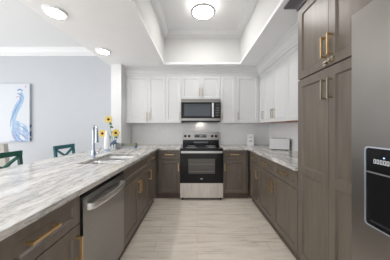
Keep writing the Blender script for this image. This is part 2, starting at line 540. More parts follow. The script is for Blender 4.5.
up_back(.762, 1.205, [(.762, 1.205, .792, hz)], 'white single-door wall cabinet in the right back corner')
tag(bx('filler_panel', (XK + .001, -1.352, YU + .012, YB - .012, UZ0, UZ1), M_WHITECAB), 'white filler strip between wall end and leftmost wall cabinet', 'panel')
# white uppers on the right wall: local x runs toward the camera, x_local = Y0 - y
XU = 1.21
def up_right(y0, y1, fronts, label):
    fr = [('door', y0 - a, y0 - b, UZ0, UZ1, [(y0 - h, hz, .14, True)], WS) for a, b, h in fronts]
    return cabinet('wall_cabinet', label, 'cabinet', (XU, y0, 0), RRUN, y0 - y1, XR - XU - .011, UZ0, UZ1, fr, M_WHITECAB, M_NICKEL, 'white wall cabinets', under=M_OAK)
up_right(3.385, 3.140, [(3.385, 3.140, 3.175)], 'narrowest white wall cabinet on the right wall, beside the corner')
up_right(3.138, 2.368, [(3.138, 2.753, 2.785), (2.753, 2.368, 2.721)], 'white two-door wall cabinet above the toaster')
up_right(2.366, 1.600, [(2.366, 1.983, 2.015), (1.983, 1.600, 1.951)], 'white two-door wall cabinet next to the grey pantry')
bm = bmesh.new(); sweep(bm, [(0, UZ1 + .0005), (.012, UZ1 + .0005)] + [(.012 + .098 * a, UZ1 + .0005 + .152 * b) for a, b in ((.05, .2), (.16, .26), (.2, .42), (.42, .66), (.74, .82), (.84, .88), (1, .9), (1, .995))] + [(0, ZC - .0015)],
                        [(XK + .0015, YU), (XU, YU), (XU, 1.690)])
tag(obj('crown_moulding', bm, M_WHITECAB), 'white crown moulding on top of the white wall cabinets', 'crown moulding')

# grey base cabinets
CZ = .878
YF = 3.11
XFL, XFR = -.71, .925
G = 'grey base cabinets'
def base(label, loc, rz, Wd, fronts, low=None, D=.60):
    return cabinet('base_cabinet', label, 'cabinet', loc, rz, Wd, D, .10, CZ, fronts, M_GREY, M_BRASS, G, toe=.042, low=low)
DR = dict(stile=.050, topstile=.048)
def dd(x0, x1, hx, dl=.15):
    m = (x0 + x1) / 2
    return [('drawer', x0, x1, .705, .872, [(m, .800, dl, False)], DR), ('door', x0, x1, .106, .699, [(hx, .575, .14, True)])]
# left run, local x = world y
base('grey base cabinet nearest the camera with large brass drawer pull', (XFL, .45, 0), LRUN, .607,
     [('drawer', .0, .607, .705, .872, [(.342, .798, .150, False)], DR), ('door', .0, .607, .106, .699, [(.575, .568, .14, True)])])
base('grey sink base cabinet with two doors and a false drawer front', (XFL, 1.678, 0), LRUN, .894,
     [('drawer_front', .0, .894, .705, .872, None, DR), ('door', .0, .447, .106, .699, [(.415, .565, .14, True)]), ('door', .447, .894, .106, .699, [(.479, .565, .14, True)])], low=.66)
base('grey drawer-and-door base cabinet on the left, past the sink', (XFL, 2.574, 0), LRUN, .46, dd(0, .40, .03, .12))
# back run
base('grey base cabinet just left of the range', (-.708, YF, 0), 0, .406, dd(.03, .406, .378))
base('grey base cabinet just right of the range', (.464, YF, 0), 0, .459, dd(0, .415, .030))
# right run, local x = Y0 - y
base('grey base cabinet on the right, nearest the back corner', (XFR, 3.06, 0), RRUN, .441, dd(.04, .441, .41, .11))
base('grey base cabinet in the middle of the right run', (XFR, 2.617, 0), RRUN, .499, dd(0, .499, .468))
base('grey base cabinet on the right, next to the tall pantry', (XFR, 2.116, 0), RRUN, .514, dd(0, .514, .030))
# corner carcasses
tag(bx('corner_cabinet', (-1.30, -.712, 3.14, 3.70, 0, CZ), M_GREY), 'grey corner carcass under the counter left of the range', 'cabinet')
tag(bx('corner_cabinet', (.950, 1.53, 3.14, 3.70, 0, CZ), M_GREY), 'grey corner carcass under the counter right of the range', 'cabinet')

# tall pantry: local x = 1.594 - y
PW = .762
t = thing('pantry_cabinet', 'tall grey pantry cabinet with four doors between counter and fridge', 'cabinet', (XFR, 1.596, 0), RRUN)
bx('body', (0, PW, .021, XR - XFR - .002, .10, 2.35), M_GREY, t)
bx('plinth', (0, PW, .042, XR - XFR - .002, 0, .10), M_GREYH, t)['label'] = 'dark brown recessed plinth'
gx = .372
for x0, x1, hx in ((0, gx, gx - .030), (gx, PW, gx + .030)):
    d = shaker('door', x0 + .0015, x1 - .0015, 1.714, 2.345, M_GREY, t, stile=.057, topstile=.062)
    pull(d, hx, 1.855, .145, True, M_BRASS, sec=.012)
    d = shaker('door', x0 + .0015, x1 - .0015, 0.106, 1.701, M_GREY, t, stile=.057, mids=((.87, .935),), topstile=.062)
    pull(d, hx, 1.552, .140, True, M_NICKEL, sec=.012)
bm = bmesh.new()
box(bm, gx - .040, gx - .010, -.010, 0.0, 1.722, 1.758); box(bm, gx + .010, gx + .052, -.010, 0.0, 1.728, 1.764)
cyl(bm, (gx - .028, -.016, 1.740), (gx + .020, -.016, 1.744), .006, n=12)
cyl(bm, (gx + .030, -.026, 1.746), (gx + .030, -.008, 1.746), .013, n=18)
bevel_all(bm, .002, 1, 1.0)
obj('latch', bm, M_NICKEL, t)['label'] = 'small gold latch across the two upper doors'
bm = bmesh.new()
sweep(bm, [(0, 2.351), (.008, 2.351), (.010, 2.370), (.020, 2.385), (.038, 2.402), (.062, 2.414), (.078, 2.418), (.086, 2.422), (.086, 2.4385), (0, 2.4385)],
      [(XR - .22, 1.5965), (XFR, 1.5965), (XFR, -.10)][::-1] and [(XR - .34, 1.5965), (XFR, 1.5965), (XFR, -.10)])
M_GREYC = plain('dark_violet_grey_moulding', (0.095, 0.085, 0.098), 0.4, noise=0.1, scale=(8, 8, 8))
o = tag(obj('crown_moulding', bm, M_GREYC), 'dark grey cove moulding on top of the tall pantry', 'crown moulding')
# cabinet over the fridge
t = thing('fridge_cabinet', 'grey cabinet above the steel fridge', 'cabinet', (XFR, .832, 0), RRUN)
bx('body', (0, .93, .021, XR - XFR - .002, 1.84, 2.35), M_GREY, t)
for x0, x1, hx in ((0, .465, .435), (.465, .93, .495)):
    d = shaker('door', x0 + .0015, x1 - .0015, 1.845, 2.345, M_GREY, t, stile=.057)
    pull(d, hx, 1.96, .14, True, M_BRASS)

# ---------------------------------------------------------------- countertops
SX0, SX1, SY0, SY1 = -1.222, -.805, 1.745, 2.45
bm = bmesh.new()
def inl(x, y):
    if x > -.69 and y < 3.08: return False
    if x < XK and y > 3.178: return False
    if SX0 < x < SX1 and SY0 < y < SY1: return False
    return True
cells(bm, [-1.74, XK + .001, SX0, SX1, -.69, -.301], [.40, SY0, SY1, 3.08, 3.178, YB - .001], .879, .914, inl)
bmesh.ops.dissolve_limit(bm, angle_limit=.01, verts=bm.verts, edges=bm.edges)
bevel_all(bm, .003, 2)
tag(obj('countertop', bm, M_MARBLE), 'white and grey marble peninsula countertop with the sink', 'countertop')
bm = bmesh.new()
cells(bm, [.463, .90, XR - .001], [1.598, 3.08, YB - .001], .879, .914, lambda x, y: not (x < .90 and y < 3.08))
bmesh.ops.dissolve_limit(bm, angle_limit=.01, verts=bm.verts, edges=bm.edges)
bevel_all(bm, .003, 2)
tag(obj('countertop', bm, M_MARBLE), 'white and grey marble countertop under the toaster', 'countertop')

# ---------------------------------------------------------------- sink and faucet
t = thing('kitchen_sink', 'stainless double-bowl sink set into the peninsula counter', 'sink', (0, 0, .878))
def bowl(y0, y1, name):
    bm = bmesh.new()
    x0, x1, dz, th = SX0 + .002, SX1 - .002, -.185, .0
    r = .045
    def ring(ins, z, rad):
        pts = []
        for cx, cy, a0 in ((x1 - ins - rad, y1 - ins - rad, 0), (x0 + ins + rad, y1 - ins - rad, PI / 2), (x0 + ins + rad, y0 + ins + rad, PI), (x1 - ins - rad, y0 + ins + rad, 1.5 * PI)):
            for k in range(6):
                a = a0 + k * PI / 10
                pts.append(bm.verts.new((cx + rad * math.cos(a), cy + rad * math.sin(a), z)))
        return pts
    rs = [ring(-.012, .0, r), ring(0, -.001, r), ring(.004, -.04, r), ring(.010, dz + .03, r), ring(.03, dz + .004, r), ring(.06, dz, .04)]
    for a, b in zip(rs, rs[1:]):
        for k in range(24): bm.faces.new((a[k], a[(k + 1) % 24], b[(k + 1) % 24], b[k]))
    bm.faces.new(rs[-1])
    o = obj('bowl', bm, M_SINK, t, smooth=True)
    bm = bmesh.new(); lathe(bm, [(.0, .006), (.022, .006), (.030, .008), (.042, .008), (.044, .001)], 28)
    obj('drain', bm, M_CHROME, o, loc=((x0 + x1) / 2, (y0 + y1) / 2, dz))
    return o
bowl(SY0 + .002, 2.108, 'n'); bowl(2.132, SY1 - .002, 'f')
bx('divider', (SX0 + .002, SX1 - .002, 2.107, 2.133, -.020, -.006), M_SINK, t, bev=.004)

t = thing('faucet', 'tall chrome pull-down kitchen faucet behind the sink', 'faucet', (-1.262, 2.12, .914))
bm = bmesh.new(); lathe(bm, [(.031, 0), (.031, .006), (.024, .010), (.024, .085), (.021, .092)], 28)
smooth_by_angle(obj('base', bm, M_CHROME, t))
d = Vector((.72, -.69, 0)).normalized()
R = .062
pts = [(0, 0, .09), (0, 0, .18), (0, 0, .26), (0, 0, .325)]
for k in range(1, 13):
    a = PI - k * PI / 12
    p = d * (R + R * math.cos(a)); pts.append((p.x, p.y, .325 + R * math.sin(a)))
p = d * (2 * R); pts.append((p.x, p.y, .300))
bm = bmesh.new(); tube(bm, pts, .0135, 16)
smooth_by_angle(obj('neck', bm, M_CHROME, t))
bm = bmesh.new(); lathe(bm, [(.014, 0), (.017, -.01), (.018, -.06), (.021, -.10), (.021, -.115), (.0, -.116)], 24, Matrix.Translation((p.x, p.y, .305)))
smooth_by_angle(obj('spray_head', bm, M_CHROME, t))
bm = bmesh.new(); cyl(bm, (.02, .008, .055), (.045, .016, .058), .011, .010); tube(bm, [(.040, .014, .058), (.055, .03, .085), (.075, .05, .125)], [.007, .006, .005], 10)
smooth_by_angle(obj('lever', bm, M_CHROME, t))

# ---------------------------------------------------------------- dishwasher (faces +x), local x = world y
t = thing('dishwasher', 'dark stainless dishwasher with a bowed bar handle under the left counter', 'dishwasher', (XFL + .010, 1.064, 0), LRUN)
bx('body', (.004, .604, .030, .58, .10, .872), M_BLACKM, t)
bx('door', (.006, .602, .0, .029, .115, .846), M_STEELD, t, bev=.004)
bx('control_strip', (.004, .604, .012, .030, .849, .868), M_BLACK, t)['label'] = 'black strip along the top of the dishwasher door'
bx('plinth', (.004, .604, .045, .50, 0, .098), M_BLACKM, t)
bm = bmesh.new()
N = 20
rows = []
for i in range(N + 1):
    u = i / N; x = .045 + u * .515
    out = .016 + .034 * math.sin(PI * u) ** .6 if 0 < u < 1 else .002
    z = .772
    hh = .019
    rows.append([bm.verts.new((x, -out - .010, z - hh)), bm.verts.new((x, -out - .014, z)), bm.verts.new((x, -out - .010, z + hh)), bm.verts.new((x, -out + .004, z + hh)), bm.verts.new((x, -out + .004, z - hh))])
for a, b in zip(rows, rows[1:]):
    for k in range(5): bm.faces.new((a[k], a[(k + 1) % 5], b[(k + 1) % 5], b[k]))
bm.faces.new(rows[0]); bm.faces.new(rows[-1])
for x in (.050, .530): box(bm, x, x + .025, -.016, .0, .757, .787)
smooth_by_angle(obj('handle', bm, M_STEELH, t), 50)

# ---------------------------------------------------------------- range
t = thing('range', 'stainless and black freestanding electric range', 'range', (.081, 3.045, 0))
RW = .378
bx('body', (-RW, RW, .030, .64, .035, .893), M_BLACK, t)
for x in (-.34, .34):
    for y in (.06, .58):
        bm = bmesh.new(); cyl(bm, (x, y, 0), (x, y, .034), .018); obj('foot', bm, M_BLACKM, t)
o = bx('drawer', (-RW + .002, RW - .002, .0, .029, .048, .305), M_STEELL, t, bev=.004); o['label'] = 'stainless lower drawer'
bm = bmesh.new(); box(bm, -RW + .002, RW - .002, -.010, .029, .309, .880); bevel_all(bm, .006, 2)
dr = obj('door', bm, M_BLACK, t); dr['label'] = 'black oven door'
bm = bmesh.new(); box(bm, -.233, .233, -.0125, -.009, .475, .735)
obj('window', bm, M_GLASSD, dr)['label'] = 'dark oven window with racks behind it'
bm = bmesh.new()
for z in (.515, .640):
    box(bm, -.213, .213, -.0140, -.0126, z - .004, z + .004)
obj('rack', bm, M_RACK, dr)
bm = bmesh.new()
box(bm, -RW + .020, RW - .020, -.056, -.040, .838, .874); bevel_all(bm, .006, 3)
for x in (-RW + .03, RW - .06): box(bm, x, x + .03, -.041, -.009, .846, .868)
obj('handle', bm, M_STEEL, dr)
bm = bmesh.new(); lathe(bm, [(.0, 0), (.014, 0), (.014, .0015), (.0, .0016)], 24, Matrix.Translation((.0, -.0101, .385)) @ Matrix.Diagonal((1.5, 1, .55, 1)) @ Matrix.Rotation(PI / 2, 4, 'X'))
obj('badge', bm, M_MARK, dr)['label'] = 'small oval silver badge'
bm = bmesh.new(); box(bm, -RW, RW, .0, .600, .894, .912); bevel_all(bm, .005, 2)
ct = obj('cooktop', bm, M_BLACK, t); ct['label'] = 'black glass cooktop'
for x, y, r in ((-.19, .16, .11), (.19, .16, .085), (-.19, .43, .085), (.19, .43, .11)):
    bm = bmesh.new(); lathe(bm, [(r - .004, .9123), (r, .9123), (r, .9128), (r - .004, .9128)], 40, Matrix.Translation((x, y, 0)))
    obj('burner_ring', bm, M_MIDG, ct)
bm = bmesh.new(); box(bm, -RW, RW, .602, .660, .895, 1.185); bevel_all(bm, .006, 2)
cp = obj('backguard', bm, M_BLACK, t)
bm = bmesh.new(); box(bm, -RW + .002, RW - .002, .590, .604, 1.022, 1.187); bevel_all(bm, .006, 2)
pn = obj('control_panel', bm, M_STEELG, t); pn['label'] = 'stainless control panel with knobs and display'
for x in (-.325, -.245, .235, .315):
    bm = bmesh.new(); Mx = Matrix.Translation((x, .590, 1.100)) @ Matrix.Rotation(PI / 2, 4, 'X')
    lathe(bm, [(.027, 0), (.027, .004), (.021, .006), (.019, .026), (.0, .027)], 24, Mx)
    box(bm, x - .003, x + .003, .560, .566, 1.082, 1.118)
    smooth_by_angle(obj('knob', bm, M_BLACK, pn))
bx('display', (-.130, .115, .5865, .590, 1.070, 1.132), M_BLACK, pn)
bm = bmesh.new()
for i in range(9):
    x = -.118 + i * .026
    box(bm, x, x + .013, .5855, .5866, 1.078, 1.086); 
    if i not in (4, 5): box(bm, x, x + .013, .5855, .5866, 1.112, 1.119)
box(bm, -.025, .030, .5855, .5866, 1.096, 1.116)
obj('buttons', bm, M_MARK, pn)
bx('vent_strip', (-.15, .15, .598, .6025, .955, .985), M_MIDG, cp)

# ---------------------------------------------------------------- microwave
t = thing('microwave', 'stainless over-the-range microwave under the short white cabinet', 'microwave', (.075, 3.325, 0))
mw = .379
bx('body', (-mw, mw, .022, .380, 1.412, 1.827), M_STEELG, t)
o = bx('top_vent', (-mw, mw, .002, .021, 1.765, 1.826), M_STEELG, t, bev=.003)
bm = bmesh.new(); 
for i in range(26): box(bm, -.34 + i * .0265, -.325 + i * .0265, .0005, .0019, 1.800, 1.804)
obj('vent_slots', bm, M_BLACKM, o)
o = bx('door', (-mw, .235, .0, .021, 1.455, 1.763), M_BLACK, t, bev=.003); o['label'] = 'black glass microwave door'
bx('window', (-.320, .185, -.003, .0, 1.500, 1.730), M_GLASSM, o, bev=.001)
bx('lower_trim', (-mw, mw, .0, .021, 1.413, 1.454), M_STEELG, t, bev=.003)
bm = bmesh.new(); box(bm, .208, .240, -.042, -.028, 1.478, 1.748); bevel_all(bm, .005, 2)
for z in (1.485, 1.715): box(bm, .214, .234, -.029, .0, z, z + .025)
obj('handle', bm, M_STEELH, o)
o = bx('control_panel', (.2365, mw, .0, .021, 1.455, 1.763), M_BLACK, t, bev=.003)
bx('display', (.285, .355, -.002, .0, 1.700, 1.735), M_GLASSM, o)
bm = bmesh.new()
for r in range(6):
    for c in range(3): box(bm, .282 + c * .026, .299 + c * .026, -.0015, .0, 1.500 + r * .032, 1.512 + r * .032)
obj('buttons', bm, M_MIDG, o)
o = bx('base_panel', (-mw + .004, mw - .004, .03, .37, 1.398, 1.411), M_BLACKM, t)
bm = bmesh.new()
for i in range(14): box(bm, -.33 + i * .05, -.295 + i * .05, .04, .09, 1.3965, 1.398)
obj('grille', bm, M_MIDG, o)
bx('light_shield', (-mw + .004, mw - .004, .030, .040, 1.385, 1.3978), M_BLACKM, o)
bx('cooktop_light', (-.05, .05, .30, .345, 1.3972, 1.3979), M_BULB, o)['label'] = 'warm lamp shining on the backsplash'

# ---------------------------------------------------------------- fridge (faces -x), local x = .788 - y
t = thing('refrigerator', 'large stainless refrigerator with black water dispenser at right', 'refrigerator', (.70, .788, 0), RRUN)
bx('body', (.004, .906, .072, .80, .03, 1.765), M_MIDG, t)
o1 = bx('door', (.0, .385, .0, .068, .06, 1.785), M_STEELF, t, bev=.008, seg=3)
o2 = bx('door', (.391, .910, .0, .068, .06, 1.785), M_STEELF, t, bev=.008, seg=3)
for o, x in ((o1, .350), (o2, .425)):
    bm = bmesh.new(); tube(bm, [(x, .0, .62), (x, -.045, .64), (x, -.050, .70), (x, -.050, 1.2), (x, -.045, 1.48), (x, .0, 1.50)], .011, 12)
    obj('handle', bm, M_STEEL, o, smooth=True)
for x in (.05, .86):
    for y in (.12, .74):
        bm = bmesh.new(); cyl(bm, (x, y, 0), (x, y, .03), .02); obj('foot', bm, M_BLACKM, t)
def rrect(x0, x1, z0, z1, r, n=6):
    pts = []
    for cx, cz, a0 in ((x1 - r, z1 - r, 0), (x0 + r, z1 - r, PI / 2), (x0 + r, z0 + r, PI), (x1 - r, z0 + r, 1.5 * PI)):
        for k in range(n + 1):
            a = a0 + k * PI / 2 / n; pts.append((cx + r * math.cos(a), cz + r * math.sin(a)))
    return pts
bm = bmesh.new()
A = rrect(.066, .300, .885, 1.203, .014); B = rrect(.0705, .2955, .8895, 1.1985, .012)
ra = [[bm.verts.new((x, y, z)) for x, z in P] for P, y in ((A, .0), (A, -.006), (B, -.006), (B, -.001))]
for a, b in zip(ra, ra[1:]):
    for k in range(len(a)): bm.faces.new((a[k], a[(k + 1) % len(a)], b[(k + 1) % len(a)], b[k]))
dp = obj('dispenser', bm, M_BEZEL, o1); dp['label'] = 'black water and ice dispenser with silver surround'
bm = bmesh.new(); bm.faces.new([bm.verts.new((x, -.003, z)) for x, z in B])
g = bmesh.ops.extrude_face_region(bm, geom=bm.faces[:]); bmesh.ops.translate(bm, verts=[v for v in g['geom'] if isinstance(v, bmesh.types.BMVert)], vec=(0, .003, 0))
obj('glass_panel', bm, M_BLACK, dp)
bm = bmesh.new()
for i in range(9):
    x = .102 + i * .0118
    box(bm, x, x + .0085, -.0042, -.003, 1.139, 1.142); box(bm, x, x + .0085, -.0042, -.003, 1.153, 1.156)
    box(bm, x, x + .002, -.0042, -.003, 1.142, 1.153); box(bm, x + .0065, x + .0085, -.0042, -.003, 1.142, 1.153)
obj('buttons', bm, M_MARK, dp)
bx('indicator_light', (.138, .142, -.0045, -.003, 1.163, 1.167), M_LED, dp)
bx('shelf_lip', (.078, .285, -.010, -.003, 1.100, 1.104), M_MIDG, dp)
bx('paddle', (.130, .180, -.006, -.003, .985, 1.060), M_BLACK, dp, bev=.003)
bx('drip_tray', (.095, .270, -.012, -.003, .908, .914), M_BLACKM, dp)

# ---------------------------------------------------------------- ceiling lights
t = thing('ceiling_light', 'round flush ceiling light with metal rings in the tray', 'ceiling light', (.088, 2.50, ZT))
bm = bmesh.new(); lathe(bm, [(.0, 0), (.150, 0), (.150, -.018), (.0, -.018)], 48); smooth_by_angle(obj('mount', bm, M_TRIM, t))
bm = bmesh.new(); lathe(bm, [(.0, -.019), (.168, -.019), (.168, -.074), (.154, -.087)], 48); lathe(bm, [(.154, -.087), (.0, -.0885)], 48, mi=1); smooth_by_angle(obj('diffuser', bm, [M_GLOWS, M_GLOW], t))
for z, ri in ((-.020, .1685), (-.074, .1605)):
    bm = bmesh.new(); n = 48
    lathe(bm, [(.1685, z), (.1790, z), (.1790, z - .019), (ri - .012, z - .019), (ri - .012, z - .0145), (.1685, z - .010), (.1685, z)], n)
    smooth_by_angle(obj('ring', bm, M_RING, t))
for y, lb in ((.86, 'slim round white ceiling disc light, added out of view, third from the wall end above the peninsula'), (-.02, 'slim round white ceiling disc light, added out of view, above the peninsula end nearest the viewer'), (1.74, 'slim round white ceiling disc light, the nearer and larger one'), (2.62, 'slim round white ceiling disc light, the farther one by the wall end')):  # first two discs are out of view, added to brighten the kitchen
    t = thing('disc_light', lb, 'ceiling light', (-1.415, y, ZC), 0, 'disc lights in the lower ceiling')
    bm = bmesh.new(); lathe(bm, [(.0, 0), (.105, 0), (.105, -.006), (.094, -.020), (.084, -.022), (.0, -.022)], 40); smooth_by_angle(obj('housing', bm, M_TRIM, t))
    bm = bmesh.new(); lathe(bm, [(.083, -.0225), (.080, -.026), (.0, -.028)], 40); smooth_by_angle(obj('diffuser', bm, M_GLOW2, t))

# ---------------------------------------------------------------- painting
t = thing('wall_painting', 'white canvas with a blue abstract figure on the dining wall', 'painting', (-4.20, YB - .001, .98))
bm = bmesh.new(); PWd, PH, PT = .664, 1.222, .046
box(bm, 0, PWd, -PT, 0, 0, PH, 0)
bm.faces.ensure_lookup_table()
bm.faces[3].material_index = 1
k = 47.4
def ribbon(pts, w, mi, off):
    """pts in photo-ish px on the canvas -> thin raised paint stroke"""
    P = []
    for px, py in pts: P.append(((px - 197) / k + 4.20, 1.28 + (127.5 - py) / k - .98))
    # catmull-rom
    Q = []
    for i in range(len(P) - 1):
        p0, p1, p2, p3 = P[max(i - 1, 0)], P[i], P[i + 1], P[min(i + 2, len(P) - 1)]
        for s in range(8):
            u = s / 8
            Q.append(tuple(.5 * (2 * p1[c] + (p2[c] - p0[c]) * u + (2 * p0[c] - 5 * p1[c] + 4 * p2[c] - p3[c]) * u * u + (3 * p1[c] - p0[c] - 3 * p2[c] + p3[c]) * u ** 3) for c in (0, 1)))
    Q.append(P[-1])
    n = len(Q); L = []; Rr = []
    for i, q in enumerate(Q):
        a, b = Q[max(i - 1, 0)], Q[min(i + 1, n - 1)]
        dx, dz = b[0] - a[0], b[1] - a[1]; l = math.hypot(dx, dz) or 1
        ww = w * (.25 + .75 * math.sin(PI * (i + .5) / n)) / 2
        cl = lambda x, z: (min(max(x, .004), PWd - .004), min(max(z, .004), PH - .004))
        x, z = cl(q[0] - dz / l * ww, q[1] + dx / l * ww); L.append(bm.verts.new((x, -PT - off, z)))
        x, z = cl(q[0] + dz / l * ww, q[1] - dx / l * ww); Rr.append(bm.verts.new((x, -PT - off, z)))
    for i in range(n - 1):
        bm.faces.new((L[i], L[i + 1], Rr[i + 1], Rr[i])).material_index = mi
ribbon([(21, 92), (22, 98), (19, 104), (15, 112), (14, 118), (13, 127)], .13, 2, .0006)
ribbon([(18, 96), (21, 99), (17, 107), (13.5, 114), (11, 120), (10.5, 127)], .030, 3, .0010)
ribbon([(23, 96), (21, 104), (17, 111), (15, 119), (18, 124)], .022, 2, .0012)
ribbon([(17, 90.5), (20, 89.5), (23, 91)], .035, 3, .0009)
ribbon([(17, 93), (20, 94.5), (22.5, 97)], .028, 3, .0011)
ribbon([(18, 121), (16, 128), (16, 135), (18, 141)], .19, 2, .0005)
ribbon([(24, 125), (25, 130), (26, 136), (27, 141)], .12, 2, .00045)
ribbon([(17, 124), (22, 127), (27, 131), (29, 134)], .022, 3, .0013)
ribbon([(16, 128), (20, 133), (25, 137), (29, 139)], .030, 4, .0014)
ribbon([(15, 132), (18, 137), (22, 140.5), (27, 141)], .026, 3, .0015)
ribbon([(18, 123), (24, 124.5), (28.5, 128)], .020, 2, .0016)
ribbon([(13.5, 131), (14, 136), (17, 140.5)], .035, 4, .0017)
ribbon([(19, 129), (24, 133), (28.5, 136.5)], .028, 2, .0018)
ribbon([(9, 141), (15, 141), (22, 141.3), (29, 141)], .018, 3, .0019)
ribbon([(16.5, 96.5), (17.2, 97.6)], .050, 5, .0020)
ribbon([(25.5, 85.2), (25.8, 88)], .035, 5, .0021)
for z0, z1 in ((.30, .36), (.12, .22), (.03, .07)): box(bm, PWd, PWd + .001, -PT + .004, -.004, z0, z1, 6)
obj('canvas', bm, [M_CANVAS, M_CEDGE, M_P1, M_P2, M_P3, M_P4, M_P5], t)

# ---------------------------------------------------------------- bar stools (back plane faces -x side, stool faces +x toward counter)
def bar(bm, p0, p1, w, d, up=Vector((0, 0, 1))):
    p0, p1 = Vector(p0), Vector(p1)
    t_ = (p1 - p0).normalized()
    a = t_.cross(up)
    if a.length < 1e-3: a = t_.cross(Vector((1, 0, 0)))
    a.normalize(); b = t_.cross(a).normalized()
    v = [bm.verts.new(p + a * sx * w / 2 + b * sy * d / 2) for p in (p0, p1) for sx, sy in ((-1, -1), (1, -1), (1, 1), (-1, 1))]
    for f in ((0, 1, 2, 3), (7, 6, 5, 4), (0, 4, 5, 1), (1, 5, 6, 2), (2, 6, 7, 3), (3, 7, 4, 0)): bm.faces.new([v[i] for i in f])
def stool(loc, rz, mat, label):
    t = thing('bar_stool', label, 'stool', loc, rz, 'cross-back bar stools')
    hw, SH = .205, .655
    XB = Vector((1, 0, 0))
    bm = bmesh.new(); box(bm, .03, .42, -hw, hw, SH - .035, SH); bevel_all(bm, .010, 3); o = obj('seat', bm, M_TANW, t); o['label'] = 'tan wooden seat'
    for s in (-1, 1):
        bm = bmesh.new(); bar(bm, (.03, s * (hw - .02), SH - .02), (-.01, s * (hw - .005), 0), .034, .034, XB); bar(bm, (.03, s * (hw - .02), SH - .04), (0, s * (hw - .018), .985), .034, .030, XB)
        obj('leg', bm, mat, t)
        bm = bmesh.new(); bar(bm, (.385, s * (hw - .03), SH - .035), (.41, s * (hw - .008), 0), .034, .034, XB); obj('leg', bm, mat, t)
    bm = bmesh.new(); box(bm, -.010, .014, -hw - .006, hw + .006, .948, 1.005); bevel_all(bm, .006, 2); obj('top_rail', bm, mat, t)
    bm = bmesh.new(); box(bm, .010, .030, -hw + .02, hw - .02, .690, .720); obj('lower_rail', bm, mat, t)
    bm = bmesh.new()
    bar(bm, (.006, -hw + .02, .950), (.018, hw - .02, .715), .016, .038, XB); bar(bm, (.006, hw - .02, .950), (.018, -hw + .02, .715), .0161, .038, XB)
    obj('cross_brace', bm, mat, t)
    bm = bmesh.new()
    for s in (-1, 1): bar(bm, (.01, s * (hw - .01), .24), (.40, s * (hw - .015), .24), .02, .03)
    bar(bm, (.40, -hw + .015, .20), (.40, hw - .015, .20), .02, .03); bar(bm, (.005, -hw + .012, .30), (.005, hw - .012, .30), .02, .03)
    obj('footrest', bm, mat, t)
stool((-2.115, 1.885, 0), 0, M_DGREEN, 'dark green cross-back stool at the left edge, nearer the camera')
stool((-2.105, 2.765, 0), 0, M_TEAL, 'teal cross-back stool at the counter near the faucet')

# beige dining chair, partly out of frame at left
t = thing('dining_chair', 'pale beige upholstered dining chair behind the dark green stool', 'chair', (-3.26, 2.98, 0), math.radians(8))
bm = bmesh.new(); box(bm, -.24, .24, -.24, .25, .40, .50); bevel_all(bm, .03, 4); smooth_by_angle(obj('seat', bm, M_BEIGE, t))
bm = bmesh.new(); box(bm, -.24, .24, -.04, .035, 0, .57); bevel_all(bm, .025, 4); o = obj('backrest', bm, M_BEIGE, t, loc=(0, -.235, .46)); o.rotation_euler = (math.radians(7), 0, 0)
for x in (-.20, .20):
    for y in (-.20, .20):
        bm = bmesh.new(); cyl(bm, (x * 1.04, y * 1.06, 0), (x, y, .41), .014, .022, 12); obj('leg', bm, M_DWOOD, t)

# ---------------------------------------------------------------- counter objects
t = thing('toaster', 'white two-slice toaster on the right counter', 'toaster', (1.372, 2.90, .914), math.radians(-16))
bm = bmesh.new(); box(bm, -.145, .135, -.085, .085, .012, .185); bevel_all(bm, .028, 5)
smooth_by_angle(obj('body', bm, M_WHITEP, t), 40)
bm = bmesh.new(); box(bm, -.135, .125, -.075, .075, .0, .0118); obj('foot', bm, M_BLACKM, t)
for y in (-.03, .03): bx('slot', (-.115, .105, y - .013, y + .013, .1852, .1872), M_MIDG, t)
bm = bmesh.new(); box(bm, .1352, .150, -.06, .06, .03, .165); bevel_all(bm, .006, 2); e = obj('end_panel', bm, M_MIDG, t); e['label'] = 'dark grey end panel'
bm = bmesh.new(); box(bm, .150, .168, -.018, .018, .11, .125); bevel_all(bm, .004, 2); obj('lever', bm, M_BLACKM, e)

t = thing('upright_appliance', 'slim upright white appliance standing in the right back corner', 'appliance', (1.090, 3.56, .914), math.radians(-8))
bm = bmesh.new(); box(bm, -.060, .060, -.045, .045, .010, .235); bevel_all(bm, .014, 4); smooth_by_angle(obj('body', bm, M_WHITEP, t), 40)
bm = bmesh.new(); box(bm, -.064, .064, -.060, .050, 0, .012); bevel_all(bm, .005, 2); obj('base', bm, M_WHITEP, t)
bx('vent', (-.030, .035, -.0475, -.0452, .085, .100), M_MIDG, t)
bx('display', (-.025, .025, -.0475, -.0452, .150, .185), M_MARK, t)

# white bottle and glass vase of sunflowers
t = thing('white_bottle', 'tall slim white ceramic bottle in front of the sunflowers', 'bottle', (-1.345, 2.60, .914))
bm = bmesh.new(); lathe(bm, [(.0, 0), (.036, 0), (.040, .01), (.040, .19), (.036, .225), (.026, .255), (.022, .30), (.024, .318), (.018, .318), (.016, .30), (.0, .295)], 32); smooth_by_angle(obj('bottle_body', bm, M_CERAM, t))
bm = bmesh.new(); lathe(bm, [(.0405, .02), (.0412, .022), (.0412, .045), (.0405, .047)], 32); obj('band', bm, M_P1, t)['label'] = 'pale blue band near the foot'

